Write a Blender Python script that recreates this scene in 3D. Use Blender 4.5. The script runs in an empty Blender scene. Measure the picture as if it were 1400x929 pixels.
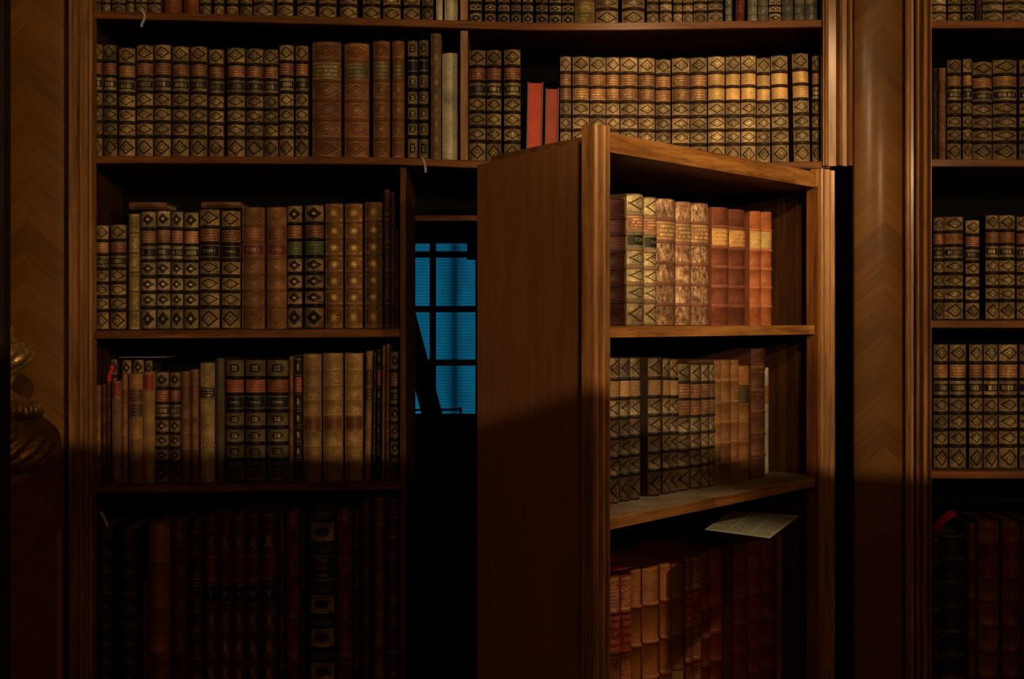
import bpy, math, random
from mathutils import Vector
random.seed(7)
scn = bpy.context.scene
COL = scn.collection
S = 0.0016            # metres per unit; one unit is one photo pixel on the bookcase front
EYE = 1.5
YF = 1880.0           # bookcase front
def W(p): return Vector((p[0]*S, p[1]*S, p[2]*S + EYE))

# ------------------------------------------------------------------ node helper
class X:
    def __init__(s, nt, o): s.nt, s.o = nt, o
    def _m(s, op, *a, clamp=False):
        n = s.nt.nodes.new('ShaderNodeMath'); n.operation = op; n.use_clamp = clamp
        for i, v in enumerate((s,)+a):
            if isinstance(v, X): s.nt.links.new(v.o, n.inputs[i])
            else: n.inputs[i].default_value = v
        return X(s.nt, n.outputs[0])
    def __add__(s, b): return s._m('ADD', b)
    def __sub__(s, b): return s._m('SUBTRACT', b)
    def __mul__(s, b): return s._m('MULTIPLY', b)
    def __truediv__(s, b): return s._m('DIVIDE', b)
    def lt(s, b): return s._m('LESS_THAN', b)
    def gt(s, b): return s._m('GREATER_THAN', b)
    def abs(s): return s._m('ABSOLUTE')
    def frac(s): return s._m('FRACT')
    def floor(s): return s._m('FLOOR')
    def sin(s): return s._m('SINE')
    def mx(s, b): return s._m('MAXIMUM', b)
    def mn(s, b): return s._m('MINIMUM', b)
    def sqrt(s): return s._m('SQRT')
    def inv(s): return s*-1.0 + 1.0
    def sat(s): return s._m('ADD', 0.0, clamp=True)
    def step(s, a, b):          # smooth step from a to b
        n = s.nt.nodes.new('ShaderNodeMapRange'); n.interpolation_type = 'SMOOTHSTEP'
        s.nt.links.new(s.o, n.inputs[0]); n.inputs[1].default_value = a; n.inputs[2].default_value = b
        return X(s.nt, n.outputs[0])
    def band(s, a, b, e=0.02): return s.step(a-e, a+e) * s.step(b-e, b+e).inv()

class NT:
    def __init__(s, name):
        s.m = bpy.data.materials.new(name); s.m.use_nodes = True
        s.nt = s.m.node_tree; s.nt.nodes.clear()
        s.out = s.nt.nodes.new('ShaderNodeOutputMaterial')
    def n(s, t): return s.nt.nodes.new(t)
    def link(s, a, b): s.nt.links.new(a.o if isinstance(a, X) else a, b)
    def coord(s, k):
        if not hasattr(s, 'tc'): s.tc = s.n('ShaderNodeTexCoord')
        return s.tc.outputs[k]
    def xyz(s, sock):
        n = s.n('ShaderNodeSeparateXYZ'); s.nt.links.new(sock, n.inputs[0])
        return [X(s.nt, o) for o in n.outputs]
    def comb(s, a, b, c):
        n = s.n('ShaderNodeCombineXYZ')
        for i, v in enumerate((a, b, c)):
            if isinstance(v, X): s.link(v, n.inputs[i])
            else: n.inputs[i].default_value = v
        return n.outputs[0]
    def rnd(s): return X(s.nt, s.n('ShaderNodeObjectInfo').outputs['Random'])
    def noise(s, vec, scale, detail=2.0, w=None, rough=0.55):
        n = s.n('ShaderNodeTexNoise'); n.inputs['Scale'].default_value = scale
        n.inputs['Detail'].default_value = detail; n.inputs['Roughness'].default_value = rough
        s.nt.links.new(vec, n.inputs['Vector'])
        if w is not None:
            n.noise_dimensions = '4D'; s.link(w, n.inputs['W'])
        return X(s.nt, n.outputs[0])
    def mapped(s, vec, sc):
        n = s.n('ShaderNodeMapping'); n.inputs['Scale'].default_value = sc
        s.nt.links.new(vec, n.inputs['Vector']); return n.outputs[0]
    def mix(s, a, b, f, mode='MIX'):
        n = s.n('ShaderNodeMix'); n.data_type = 'RGBA'; n.blend_type = mode
        if isinstance(f, X): s.link(f, n.inputs[0])
        else: n.inputs[0].default_value = f
        for v, i in ((a, 6), (b, 7)):
            if isinstance(v, tuple): n.inputs[i].default_value = (*v, 1.0)
            else: s.nt.links.new(v, n.inputs[i])
        return n.outputs[2]
    def scale(s, c, f):       # colour times a number
        n = s.n('ShaderNodeVectorMath'); n.operation = 'SCALE'
        if isinstance(c, tuple): n.inputs[0].default_value = c
        else: s.nt.links.new(c, n.inputs[0])
        if isinstance(f, X): s.link(f, n.inputs[3])
        else: n.inputs[3].default_value = f
        return n.outputs[0]
    def surf(s, col, rough=0.5, metal=None, bump=None, bstr=0.2, bdist=0.001, coat=0.0, spec=0.4):
        b = s.n('ShaderNodeBsdfPrincipled')
        if isinstance(col, tuple): b.inputs['Base Color'].default_value = (*col, 1)
        else: s.nt.links.new(col, b.inputs['Base Color'])
        for v, k in ((rough, 'Roughness'), (metal, 'Metallic')):
            if isinstance(v, X): s.link(v, b.inputs[k])
            elif v is not None: b.inputs[k].default_value = v
        b.inputs['Specular IOR Level'].default_value = spec
        b.inputs['Coat Weight'].default_value = coat; b.inputs['Coat Roughness'].default_value = 0.18
        if bump is not None:
            n = s.n('ShaderNodeBump'); n.inputs['Strength'].default_value = bstr; n.inputs['Distance'].default_value = bdist
            s.link(bump, n.inputs['Height']); s.nt.links.new(n.outputs[0], b.inputs['Normal'])
        s.nt.links.new(b.outputs[0], s.out.inputs[0])
        return s.m

# ------------------------------------------------------------------ wood and wall materials
def wood(name, c0, c1, axis='z', blocks=0.0, rough=0.55, coat=0.03, seed=0.0, spec=0.12):
    t = NT(name); o = t.coord('Object'); x, y, z = t.xyz(o)
    if axis == 'd':      # along the open door
        x, y = x*0.6198 + y*0.7848, y*0.6198 - x*0.7848
        o = t.comb(x, y, z); axis = 'x'
    sc = {'x': (1.6, 22, 22), 'y': (22, 1.6, 22), 'z': (22, 22, 1.6)}[axis]
    r = t.rnd()*40.0 + seed
    g = t.noise(t.mapped(o, sc), 3.2, 5, r, 0.62)
    f = t.noise(t.mapped(o, tuple(v*3 for v in sc)), 6.0, 3, r)
    big = t.noise(o, 3.0, 2, r)
    fac = (g*2.0 + f*0.9 + big*0.8 - 1.38).sat()
    col = t.mix(c0, c1, fac)
    if blocks:
        k = {'x': x, 'y': y, 'z': z}[axis]
        q = (k*9.0 + t.noise(t.comb(k*0.0+1.0, r, 0.0), 5.0, 1)*3.0).floor()
        bl = t.noise(t.comb(q*3.71, r, 2.3), 1.7, 0)
        col = t.scale(col, (bl-0.5)*(2.2*blocks) + 1.0)
    return t.surf(col, rough, None, g*0.6+f*0.4, 0.25, 0.0012, coat, spec)

def chevron(name, c0, c1, xc, rough=0.5, coat=0.05):
    t = NT(name); o = t.coord('Object'); x, y, z = t.xyz(o)
    dx = (x-xc).abs()
    along = z*0.74 + dx*0.67
    across = z*0.67*-1.0 + dx*0.74
    strip = (along*22.0).floor()
    tone = t.noise(t.comb(strip*2.37, dx*0.0, 0.3), 1.9, 0)
    g = t.noise(t.comb(along*70.0, across*5.0, x.gt(xc)*7.0), 1.6, 4)
    big = t.noise(o, 2.5, 2)
    col = t.mix(c0, c1, (g*0.55+tone*0.45+big*0.3-0.2).sat())
    return t.surf(col, rough, None, g, 0.15, 0.001, coat, 0.12)

WAL0, WAL1 = (0.05, 0.017, 0.004), (0.23, 0.088, 0.021)
M = {}
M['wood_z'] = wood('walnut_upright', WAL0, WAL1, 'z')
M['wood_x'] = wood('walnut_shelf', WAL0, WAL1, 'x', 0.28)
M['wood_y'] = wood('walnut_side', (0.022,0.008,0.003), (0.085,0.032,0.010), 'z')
M['oak_x'] = wood('honey_shelf_edge', (0.15,0.060,0.015), (0.50,0.25,0.078), 'd', 0.35, 0.45)
M['jamb'] = wood('matt_jamb', (0.05,0.02,0.006), (0.16,0.07,0.02), 'z', 0.0, 0.9, 0.0, 0.0, 0.02)
M['stile'] = wood('worn_stile', (0.10,0.042,0.010), (0.40,0.20,0.062), 'z', 0.0, 0.42, 0.12, 0.0, 0.25)
M['panel'] = wood('door_side_panel', (0.31,0.13,0.044), (0.48,0.215,0.08), 'z', 0.0, 0.5, 0.06)
M['dark'] = wood('dark_wood', (0.012,0.006,0.003), (0.03,0.015,0.007), 'z', 0.0, 0.6, 0.0)
M['chev_r'] = chevron('chevron_veneer', (0.085,0.036,0.009), (0.23,0.11,0.028), 0.0)
M['cab'] = wood('stall_wood', (0.20,0.07,0.022), (0.46,0.18,0.06), 'y', 0.0, 0.45, 0.1)
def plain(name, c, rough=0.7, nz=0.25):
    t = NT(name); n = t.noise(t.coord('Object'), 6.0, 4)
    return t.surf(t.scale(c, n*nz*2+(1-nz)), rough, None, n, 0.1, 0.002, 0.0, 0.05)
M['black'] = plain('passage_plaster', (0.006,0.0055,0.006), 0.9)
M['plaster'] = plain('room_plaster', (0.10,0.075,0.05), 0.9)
M['matt'] = wood('matt_core', (0.02,0.008,0.003), (0.06,0.025,0.008), 'z', 0.0, 0.95, 0.0, 0.0, 0.0)
M['iron'] = plain('blackened_iron', (0.004,0.004,0.005), 0.6)
def parquet():
    t = NT('parquet_floor'); o = t.coord('Object'); x, y, z = t.xyz(o)
    q = t.noise(t.comb((x*8).floor()*1.7, (y*1.5+(x*8).floor()*0.37).floor()*2.1, 0.0), 2.0, 0)
    g = t.noise(t.mapped(o, (40, 3, 1)), 2.0, 4)
    return t.surf(t.mix((0.05,0.02,0.008), (0.14,0.06,0.02), (q*0.6+g*0.5).sat()), 0.4, None, g, 0.1, 0.001)
M['floor'] = parquet()
def dusty():
    t = NT('dusty_shelf_top'); o = t.coord('Object')
    n = t.noise(o, 14.0, 5); f = t.noise(o, 90.0, 3)
    return t.surf(t.mix((0.12,0.065,0.03), (0.44,0.36,0.25), (n*1.2+f*0.5-0.3).sat()), 0.7, None, f, 0.1, 0.001)
M['dusty'] = dusty()

# ------------------------------------------------------------------ leather and gilt
MC = {}
def leather(base, rough=0.5):
    k = ('L', base, rough)
    if k in MC: return MC[k]
    t = NT('leather'); o = t.coord('Object'); r = t.rnd()
    n = t.noise(o, 300.0, 3, r*30.0); p = t.noise(o, 28.0, 4, r*30.0)
    col = t.scale(base, (n*0.7 + p*1.0 + 0.12)*(r*0.5+0.75))
    MC[k] = t.surf(col, rough+0.05, None, n, 0.25, 0.0006, 0.0, 0.28); return MC[k]

def tooled(style, base, gilt, dark, amt=1.0, rough=0.45):
    k = (style, base, gilt, dark, amt, rough)
    if k in MC: return MC[k]
    t = NT('spine_' + style); u, v, _ = t.xyz(t.coord('UV')); o = t.coord('Object'); r = t.rnd()
    w = r*30.0
    p = (u-0.5).abs(); q = (v-0.5).abs()
    n = t.noise(o, 260.0, 4, w, 0.72); n = ((n-0.5)*1.7+0.5).sat(); f = t.noise(o, 700.0, 2, w); wear = t.noise(o, 34.0, 4, w)
    ink = None
    if style in ('loz', 'lozf', 'lozo'):
        d = p/0.47 + q/0.42
        ring = d.band(0.70, 1.0, 0.04)
        field = (n*1.5 - 0.12).sat()
        lines = q.band(0.455, 0.475, 0.008)
        if style == 'lozf':
            rr = (p*p*5.0 + q*q*9.0).sqrt()
            star = (rr*(((p-q*1.2).abs()*9.0).sin()*0.5+1.0)).step(0.22, 0.36).inv()
            ins = d.step(0.80, 1.0).inv()
            g = field*ins.inv() + star
        elif style == 'lozo':
            inner = d.band(0.26, 0.46, 0.06)
            g = field*ring.inv()*0.55*inner.inv() + d.band(0.98, 1.1, 0.03)*0.7 + q.band(0.40, 0.44, 0.01)*0.9 + d.step(0.1,0.2).inv()*0.8
        else:
            inner = d.band(0.30, 0.44, 0.05)*0.75
            g = field*ring.inv()*inner.inv()
        g = g*lines.inv()*q.gt(0.485).inv()
    elif style == 'ros':
        rr = (p*p*3.3 + q*q*3.8).sqrt()
        a = (p*26.0).sin()*(q*30.0).sin()
        disc = (rr + a*0.07).step(0.50, 0.58).inv()
        fl = ((p-0.075).abs() + (q-0.085).abs()).step(0.06, 0.10).inv()
        hl = (v*44.0).frac().gt(0.45)
        g = (hl*0.6 + n*0.7 - 0.1)*disc.inv() + fl*1.2
        g = g*q.gt(0.47).inv()
    elif style == 'star':
        rr = (p*p*5.0 + q*q*5.5).sqrt()
        spoke = ((p-q).abs().step(0.02, 0.06).inv() + p.step(0.012, 0.04).inv() + q.step(0.012, 0.04).inv()).sat()
        st = spoke*rr.step(0.48, 0.58).inv() + rr.step(0.16, 0.22).inv()
        corner = ((p-0.40).abs() + (q-0.38).abs()).step(0.05, 0.10).inv()
        g = st*1.15 + corner*0.55 + q.band(0.43, 0.455, 0.008)*0.6 + (n-0.42).sat()*0.9
    elif style == 'xorn':
        xx = (p-q*0.8).abs().step(0.03, 0.14).inv()*((p+q)).step(0.55, 0.75).inv()
        g = (xx*0.8 + (p+q*0.7).step(0.12, 0.30).inv()*0.6)*(n*1.5) + q.band(0.455, 0.475, 0.01)*0.9
    elif style == 'tool':
        st = (n*2.4 - 0.85).sat()
        e = q.band(0.42, 0.46, 0.01)
        g = st*0.8 + e*0.8 + ((v*10.0).frac()-0.5).abs().step(0.40, 0.46)*0.35
        g = g*p.gt(0.44).inv()
    elif style == 'diap':
        a = ((u*5.0+v*13.0).frac()-0.5).abs(); b = ((u*5.0-v*13.0).frac()-0.5).abs()
        g = (a.mn(b).step(0.06, 0.16)*0.9)*(n+0.35)
    elif style == 'frame':
        ins = p.mx(q*1.02)
        rr = (p*p*6.0 + q*q*9.0).sqrt() + (n-0.5)*0.35
        g = (n*1.3)*rr.step(0.62, 0.75) + ins.band(0.40, 0.43, 0.01)*0.8
        g = g*ins.lt(0.435)
    elif style == 'oval':
        rr = (p*p*7.0 + q*q*5.0).sqrt()
        g = rr.step(0.40, 0.5).inv()*(n*1.4) + q.band(0.44, 0.47, 0.01)*0.8
    elif style == 'emblem':
        d = p/0.26 + q/0.26
        g = d.step(0.85, 1.0).inv()*(((u*16.0).sin()*(v*16.0).sin()).abs()*0.7+0.4) + q.band(0.46, 0.48, 0.008)
    elif style == 'lines':
        g = ((v*7.0).frac()-0.5).abs().step(0.36, 0.44)*0.9*(n+0.3)
    elif style == 'stripe':
        g = q.band(0.40, 0.425, 0.012)*0.9 + q.band(0.455, 0.475, 0.008)*0.6 + (n-0.5).sat()*0.5
    elif style == 'mottle':
        g = (t.noise(t.mapped(o, (1,1,0.6)), 150.0, 6, w, 0.75)*4.2 - 1.75).sat()
    elif style == 'label':
        row = (v*4.3+0.35); rf = row.frac()
        let = t.noise(t.comb(u*44.0, row.floor()*7.3, w), 1.0, 0)
        g = let.step(0.44, 0.54)*rf.band(0.24, 0.78, 0.06)*p.lt(0.40)*q.lt(0.36)*0.85
        g = g + q.band(0.40, 0.425, 0.012)*0.9 + q.band(0.455, 0.48, 0.01)*0.7
    elif style == 'tom':
        let = t.noise(t.comb(u*30.0, 1.3, w), 1.0, 0)
        g = let.step(0.46, 0.56)*q.lt(0.17)*p.lt(0.40)*0.9
        g = g + q.step(0.26, 0.30)*(n*1.2)*q.band(0.36, 0.385, 0.01).inv()
    elif style == 'blank':
        g = q.band(0.40, 0.425, 0.012)*0.9 + q.band(0.455, 0.48, 0.01)*0.7
    else:
        g = (n-0.55).sat()*0.5
    g = (g*(wear*1.5+0.05)*amt).sat()
    tone = (r*0.6 + 0.70)*(wear*1.5+0.25)
    leath = t.scale(base, (n*0.8+0.6))
    if style in ('loz', 'lozf', 'ros'):
        leath = t.mix(dark, base, (wear*0.9).sat())
        leath = t.scale(leath, (n*0.8+0.6))
    gold = t.mix(t.scale(gilt, 0.6), t.scale(gilt, 1.35), f)
    col = t.scale(t.mix(leath, gold, g), tone)
    MC[k] = t.surf(col, rough+0.05, g*0.18, n + g*0.6, 0.45, 0.0008, 0.0, 0.28)
    return MC[k]

def pages_mat(c):
    k = ('P', c)
    if k in MC: return MC[k]
    t = NT('page_edges'); o = t.coord('Object'); x, y, z = t.xyz(o)
    n = t.noise(t.mapped(o, (1400, 1400, 25)), 1.0, 2); p = t.noise(o, 25, 3)
    MC[k] = t.surf(t.scale(c, (n*0.8+0.5)*(p*0.8+0.6)), 0.8); return MC[k]

# ------------------------------------------------------------------ meshes
class MB:
    def __init__(s): s.v, s.f, s.mi, s.uv, s.sm = [], [], [], [], []
    def add(s, verts): b = len(s.v); s.v.extend(verts); return b
    def face(s, idx, mi=0, uv=None, sm=False):
        s.f.append(tuple(idx)); s.mi.append(mi); s.uv.append(uv); s.sm.append(sm)
    def quad(s, a, b, c, d, mi=0, uv=None, sm=False):
        i = s.add([a, b, c, d]); s.face((i, i+1, i+2, i+3), mi, uv or ((0,0),(1,0),(1,1),(0,1)), sm)
    def hexa(s, P, mi=0):            # eight corners: bottom ring, top ring
        i = s.add(P)
        for q in ((3,2,1,0), (4,5,6,7), (0,1,5,4), (1,2,6,5), (2,3,7,6), (3,0,4,7)):
            s.face([i+k for k in q], mi)
    def box(s, x0, x1, y0, y1, z0, z1, mi=0):
        s.hexa([(x0,y0,z0),(x1,y0,z0),(x1,y1,z0),(x0,y1,z0),(x0,y0,z1),(x1,y0,z1),(x1,y1,z1),(x0,y1,z1)], mi)
    def prism(s, prof, f0, f1, mi=0, sm=False, caps=True):  # closed profile; f0/f1 map a profile point to 3D at both ends
        n = len(prof); a = s.add([f0(p) for p in prof]); b = s.add([f1(p) for p in prof])
        for i in range(n):
            j = (i+1) % n; s.face((a+i, a+j, b+j, b+i), mi, None, sm)
        if caps: s.face([a+i for i in range(n)][::-1], mi); s.face([b+i for i in range(n)], mi)
    def tube(s, pts, r, n=10, mi=0):
        rings = []
        for k, p in enumerate(pts):
            p = Vector(p); t = (Vector(pts[min(k+1, len(pts)-1)]) - Vector(pts[max(k-1, 0)])).normalized()
            a = t.orthogonal().normalized(); b = t.cross(a)
            rings.append(s.add([tuple(p + (a*math.cos(q)+b*math.sin(q))*r) for q in [2*math.pi*i/n for i in range(n)]]))
        for a, b in zip(rings, rings[1:]):
            for i in range(n): s.face((a+i, a+(i+1)%n, b+(i+1)%n, b+i), mi, None, True)
        s.face([rings[0]+i for i in range(n)][::-1], mi); s.face([rings[-1]+i for i in range(n)], mi)

def build(name, mb, mats, parent=None, bevel=0.0, normals=True):
    me = bpy.data.meshes.new(name)
    root = parent
    while root is not None and root.parent is not None: root = root.parent
    off = root.location if root is not None else Vector((0,0,0))
    me.from_pydata([tuple(W(p) - off) for p in mb.v], [], mb.f)
    uvl = me.uv_layers.new(name='UVMap')
    for poly, uv, mi, sm in zip(me.polygons, mb.uv, mb.mi, mb.sm):
        poly.material_index = mi; poly.use_smooth = sm
        if uv:
            for li, q in zip(poly.loop_indices, uv): uvl.data[li].uv = q
    for m in (mats if isinstance(mats, (list, tuple)) else [mats]): me.materials.append(m)
    if normals:
        import bmesh
        bm = bmesh.new(); bm.from_mesh(me); bmesh.ops.recalc_face_normals(bm, faces=bm.faces); bm.to_mesh(me); bm.free()
    o = bpy.data.objects.new(name, me); COL.objects.link(o)
    if parent is not None: o.parent = parent
    if bevel:
        md = o.modifiers.new('edge', 'BEVEL'); md.width = bevel*S; md.segments = 2; md.limit_method = 'ANGLE'
    return o
def tag(o, label, cat, group=None):
    o['label'] = label; o['category'] = cat
    if group: o['group'] = group
    return o
def thing(name, label, cat, loc, group=None):
    o = bpy.data.objects.new(name, None); COL.objects.link(o); o.empty_display_size = 0.02
    o.location = W(loc); return tag(o, label, cat, group)
def structure(o): o['kind'] = 'structure'; return o
def boxobj(name, dims, mat, parent=None, bevel=0.0):
    mb = MB(); mb.box(*dims); return build(name, mb, mat, parent, bevel)

# ------------------------------------------------------------------ room shell
ZFL = -EYE/S; ZCE = 1500.0
structure(boxobj('floor', (-1500, 1700, -2700, 3200, ZFL-20, ZFL), M['floor']))
structure(boxobj('ceiling', (-1500, 1700, -2700, 3200, ZCE, ZCE+20), M['plaster']))
structure(boxobj('wall_left', (-1520, -1500, -2700, 3200, ZFL, ZCE), M['plaster']))
structure(boxobj('wall_right', (1700, 1720, -2700, 3200, ZFL, ZCE), M['plaster']))
structure(boxobj('wall_front', (-1500, 1700, -2720, -2700, ZFL, ZCE), M['plaster']))
YB = 2066.0   # back of the bookcases
def backwall():   # wall behind the cases with the hidden doorway through it
    mb = MB()
    mb.box(-1500, -152, YB, YB+14, ZFL, ZCE); mb.box(466, 1700, YB, YB+14, ZFL, ZCE); mb.box(-152, 466, YB, YB+14, 160, ZCE)
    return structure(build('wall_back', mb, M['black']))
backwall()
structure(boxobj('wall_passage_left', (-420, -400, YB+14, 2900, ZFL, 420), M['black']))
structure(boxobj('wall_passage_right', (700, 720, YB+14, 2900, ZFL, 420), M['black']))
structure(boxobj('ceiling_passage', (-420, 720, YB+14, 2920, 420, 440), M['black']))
# passage end wall with the window opening
WY = 2900.0; k = WY/YF
def wx(px): return (px-700)*k
def wz(py): return (440-py)*k
wx0, wx1, wz0, wz1 = wx(540), wx(760), wz(568), wz(331)
mb = MB()
mb.box(-420, wx0, WY, WY+20, ZFL, 420); mb.box(wx1, 720, WY, WY+20, ZFL, 420)
mb.box(wx0, wx1, WY, WY+20, ZFL, wz0); mb.box(wx0, wx1, WY, WY+20, wz1, 420)
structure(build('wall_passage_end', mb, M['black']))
win = bpy.data.objects.new('window_1', None); COL.objects.link(win); win.location = W(((wx0+wx1)/2, WY, wz0)); structure(win)
mb = MB()
def bar(a, b, c, d, y0=WY-6, y1=WY+8): mb.box(wx(a), wx(b), y0, y1, wz(d), wz(c))
bar(587.5, 596, 331, 568); bar(650, 658, 331, 568); bar(540, 546, 331, 568); bar(720, 728, 331, 568)
for a, b in ((344, 352.5), (418.5, 427), (492, 500.5)): bar(540, 760, a, b, WY-5, WY+7)
bar(540, 760, 326, 333); bar(540, 760, 566, 576, WY-14, WY+8)
build('window_frame', mb, M['iron'], win, 0.8)
mb = MB(); bar(639, 652, 318, 356, WY-30, WY-10); build('hinge_block', mb, M['iron'], win)
mb = MB(); mb.tube([(wx(566), WY-26, wz(560)), (wx(610), WY-26, wz(559.5)), (wx(630), WY-26, wz(559))], 2.2)
mb.tube([(wx(630.5), WY-26, wz(556)), (wx(630.5), WY-26, wz(567))], 2.6); build('window_stay', mb, M['iron'], win)
def glassmat():
    t = NT('window_glass'); a = t.n('ShaderNodeBsdfTransparent'); g = t.n('ShaderNodeBsdfGlossy'); mx = t.n('ShaderNodeMixShader')
    a.inputs[0].default_value = (0.9, 0.97, 1, 1); g.inputs['Roughness'].default_value = 0.05; mx.inputs[0].default_value = 0.04
    t.nt.links.new(a.outputs[0], mx.inputs[1]); t.nt.links.new(g.outputs[0], mx.inputs[2]); t.nt.links.new(mx.outputs[0], t.out.inputs[0]); return t.m
mb = MB(); mb.box(wx0, wx1, WY+9, WY+11, wz0, wz1); build('window_pane', mb, glassmat(), win)
def blindmat():
    t = NT('window_blind'); o = t.coord('Object'); x, y, z = t.xyz(o)
    s = ((z*95.0).frac()-0.5).abs().step(0.30, 0.46)
    n = t.noise(t.mapped(o, (4, 1, 2)), 3.0, 3)
    col = t.scale((0.55, 0.85, 0.95), (s*-0.35+1.0)*(n*0.5+0.75))
    d = t.n('ShaderNodeBsdfTranslucent'); t.nt.links.new(col, d.inputs[0]); t.nt.links.new(d.outputs[0], t.out.inputs[0]); return t.m
mb = MB(); mb.box(wx0-4, wx1+4, WY+24, WY+25, wz0-4, wz1+4); build('window_blind', mb, blindmat(), win)
mb = MB(); mb.box(wx(618)*1.03, wx(628)*1.03, WY+31, WY+40, wz0, wz1); build('shutter_post', mb, M['iron'], win)
# lintel board and leaning timber in the passage
structure(boxobj('trim_lintel', (-152, 466, YB+1, YB+16, (440-302)*YB/YF, (440-290)*YB/YF), M['wood_x'], None, 1))
def timber():
    Y = 2420.0; q = Y/YF
    root = thing('timber_plank', 'dark timber plank leaning in the hidden passage before the blue window', 'plank', ((640-700)*q, Y, ZFL))
    mb = MB(); A = ((552-700)*q, Y, (440-360)*q); 
    sl = (604.6-569)/(566-432.0)
    def e(px, py): return ((px-700)*q, (440-py)*q)
    zb = ZFL; pyb = 440-zb/q
    def xl(py): return 545 + (py-432)*sl - 4
    def xr(py): return 569 + (py-432)*sl
    P = [e(xl(pyb), pyb), e(xr(pyb), pyb), e(xr(395), 395), e(xl(395), 395)]
    mb.prism(P, lambda p: (p[0], Y-7, p[1]), lambda p: (p[0], Y+7, p[1]))
    build('plank', mb, M['dark'], root, 1.0)
    return root
timber()

# ------------------------------------------------------------------ joinery
def poly_z(pts, px):
    for (a, ya), (b, yb) in zip(pts, pts[1:]):
        if px <= b: break
    t = (px-a)/(b-a); return 440 - (ya+(yb-ya)*t)
def shelf_mesh(pts, x0, x1, th, y0, y1):
    mb = MB(); n = 24; A = []
    for i in range(n+1):
        px = x0+(x1-x0)*i/n; z = poly_z(pts, px); x = px-700
        A.append(mb.add([(x,y0,z-1),(x,y0+2,z),(x,y1,z),(x,y1,z-th),(x,y0+2,z-th),(x,y0,z-th+1)]))
    for a, b in zip(A, A[1:]):
        for k in range(6): mb.face((a+k, a+(k+1)%6, b+(k+1)%6, b+k))
    mb.face([A[0]+k for k in range(6)]); mb.face([A[-1]+k for k in range(6)][::-1])
    return mb
SH = {
 'T': [(100,13.5),(128,13.5),(450,21.5),(735,30),(865,29.5),(990,27.5),(1150,25)],
 'A': [(100,212.5),(128,212.5),(450,213.7),(560,215),(640,219),(740,222),(1024,222),(1150,219.5)],
 'B': [(100,452),(128,452),(450,450),(560,449.5)],
 'C': [(100,665.5),(128,665.5),(450,662.5),(560,659.8)],
 'D': [(100,978),(560,976)],
 'R0': [(1260,27),(1800,27)], 'R1': [(1260,217),(1800,217)], 'R2': [(1260,438),(1800,438)],
 'R3': [(1260,645),(1800,645)], 'R4': [(1260,985),(1800,985)],
}
def bead(x0, x1, d=10):       # moulded frame profile between x0 and x1 (plan view), front at YF
    w = x1-x0; P = [(x0, YF+14), (x0, YF-2)]
    def arc(a, b, bulge, n=6):
        for i in range(n+1):
            t = i/n; P.append((a+(b-a)*t, YF-2-bulge*math.sin(math.pi*t)))
    arc(x0+w*0.02, x0+w*0.16, 4.0); P.append((x0+w*0.2, YF+2)); P.append((x0+w*0.44, YF+0.5))
    arc(x0+w*0.46, x0+w*0.64, 7.0); P.append((x0+w*0.67, YF+2)); P.append((x0+w*0.80, YF+1)); arc(x0+w*0.82, x0+w*0.98, 4.5)
    P.append((x1, YF+14)); return P
def moulding(name, x0, x1, z0, z1, parent, mat='stile', flip=False):
    P = bead(x0, x1)
    if flip: P = [(x0+x1-x, y) for x, y in P][::-1]
    mb = MB(); mb.prism(P, lambda p: (p[0], p[1], z0), lambda p: (p[0], p[1], z1), 0, False)
    return build(name, mb, M[mat], parent)
ZT = 1250.0
case = thing('bookcase', 'tall walnut library bookcase left of and above the open hidden door', 'bookcase', (-350, 1960, ZFL))
moulding('moulding', -606, -572, ZFL, ZT, case)
moulding('moulding', 425, 466, 213, ZT, case)
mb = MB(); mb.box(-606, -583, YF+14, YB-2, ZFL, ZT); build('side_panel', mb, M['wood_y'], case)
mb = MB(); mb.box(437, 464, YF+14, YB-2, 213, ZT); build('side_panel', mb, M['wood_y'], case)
mb = MB(); mb.box(-153, -145, YF-1, YB-2, ZFL, 211); build('side_panel', mb, M['jamb'], case, 0.8)
mb = MB(); mb.box(-71, -60.5, YF+4, YB-4, 440-219, 440-41); build('divider', mb, M['stile'], case, 0.8)
mb = MB(); mb.box(-71, -60.5, YF+4, YB-4, 440-27, 440+60); build('divider', mb, M['stile'], case, 0.8)
mb = MB(); mb.box(-583, -153, YB-5, YB-1, ZFL, 213); mb.box(-583, 437, YB-5, YB-1, 228, ZT); build('back_panel', mb, M['black'], case)
for kx, x1, th in (('T',1136,11), ('A',1136,10.5), ('B',547,12), ('C',547,10), ('D',547,14)):
    build('shelf', shelf_mesh(SH[kx], 117.5, x1, th, YF+4, YB-5), M['wood_x'], case)
mb = MB(); mb.box(-572, 426, YF+4, YB-5, ZT-200, ZT-188); build('shelf', mb, M['wood_x'], case)
mb = MB(); mb.box(-572, -153, YF+8, YF+18, ZFL, -553); build('plinth', mb, M['wood_x'], case)
mb = MB(); mb.box(-606, 466, YF-30, YB, ZT, ZT+60); build('cornice', mb, M['wood_x'], case, 3)

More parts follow.
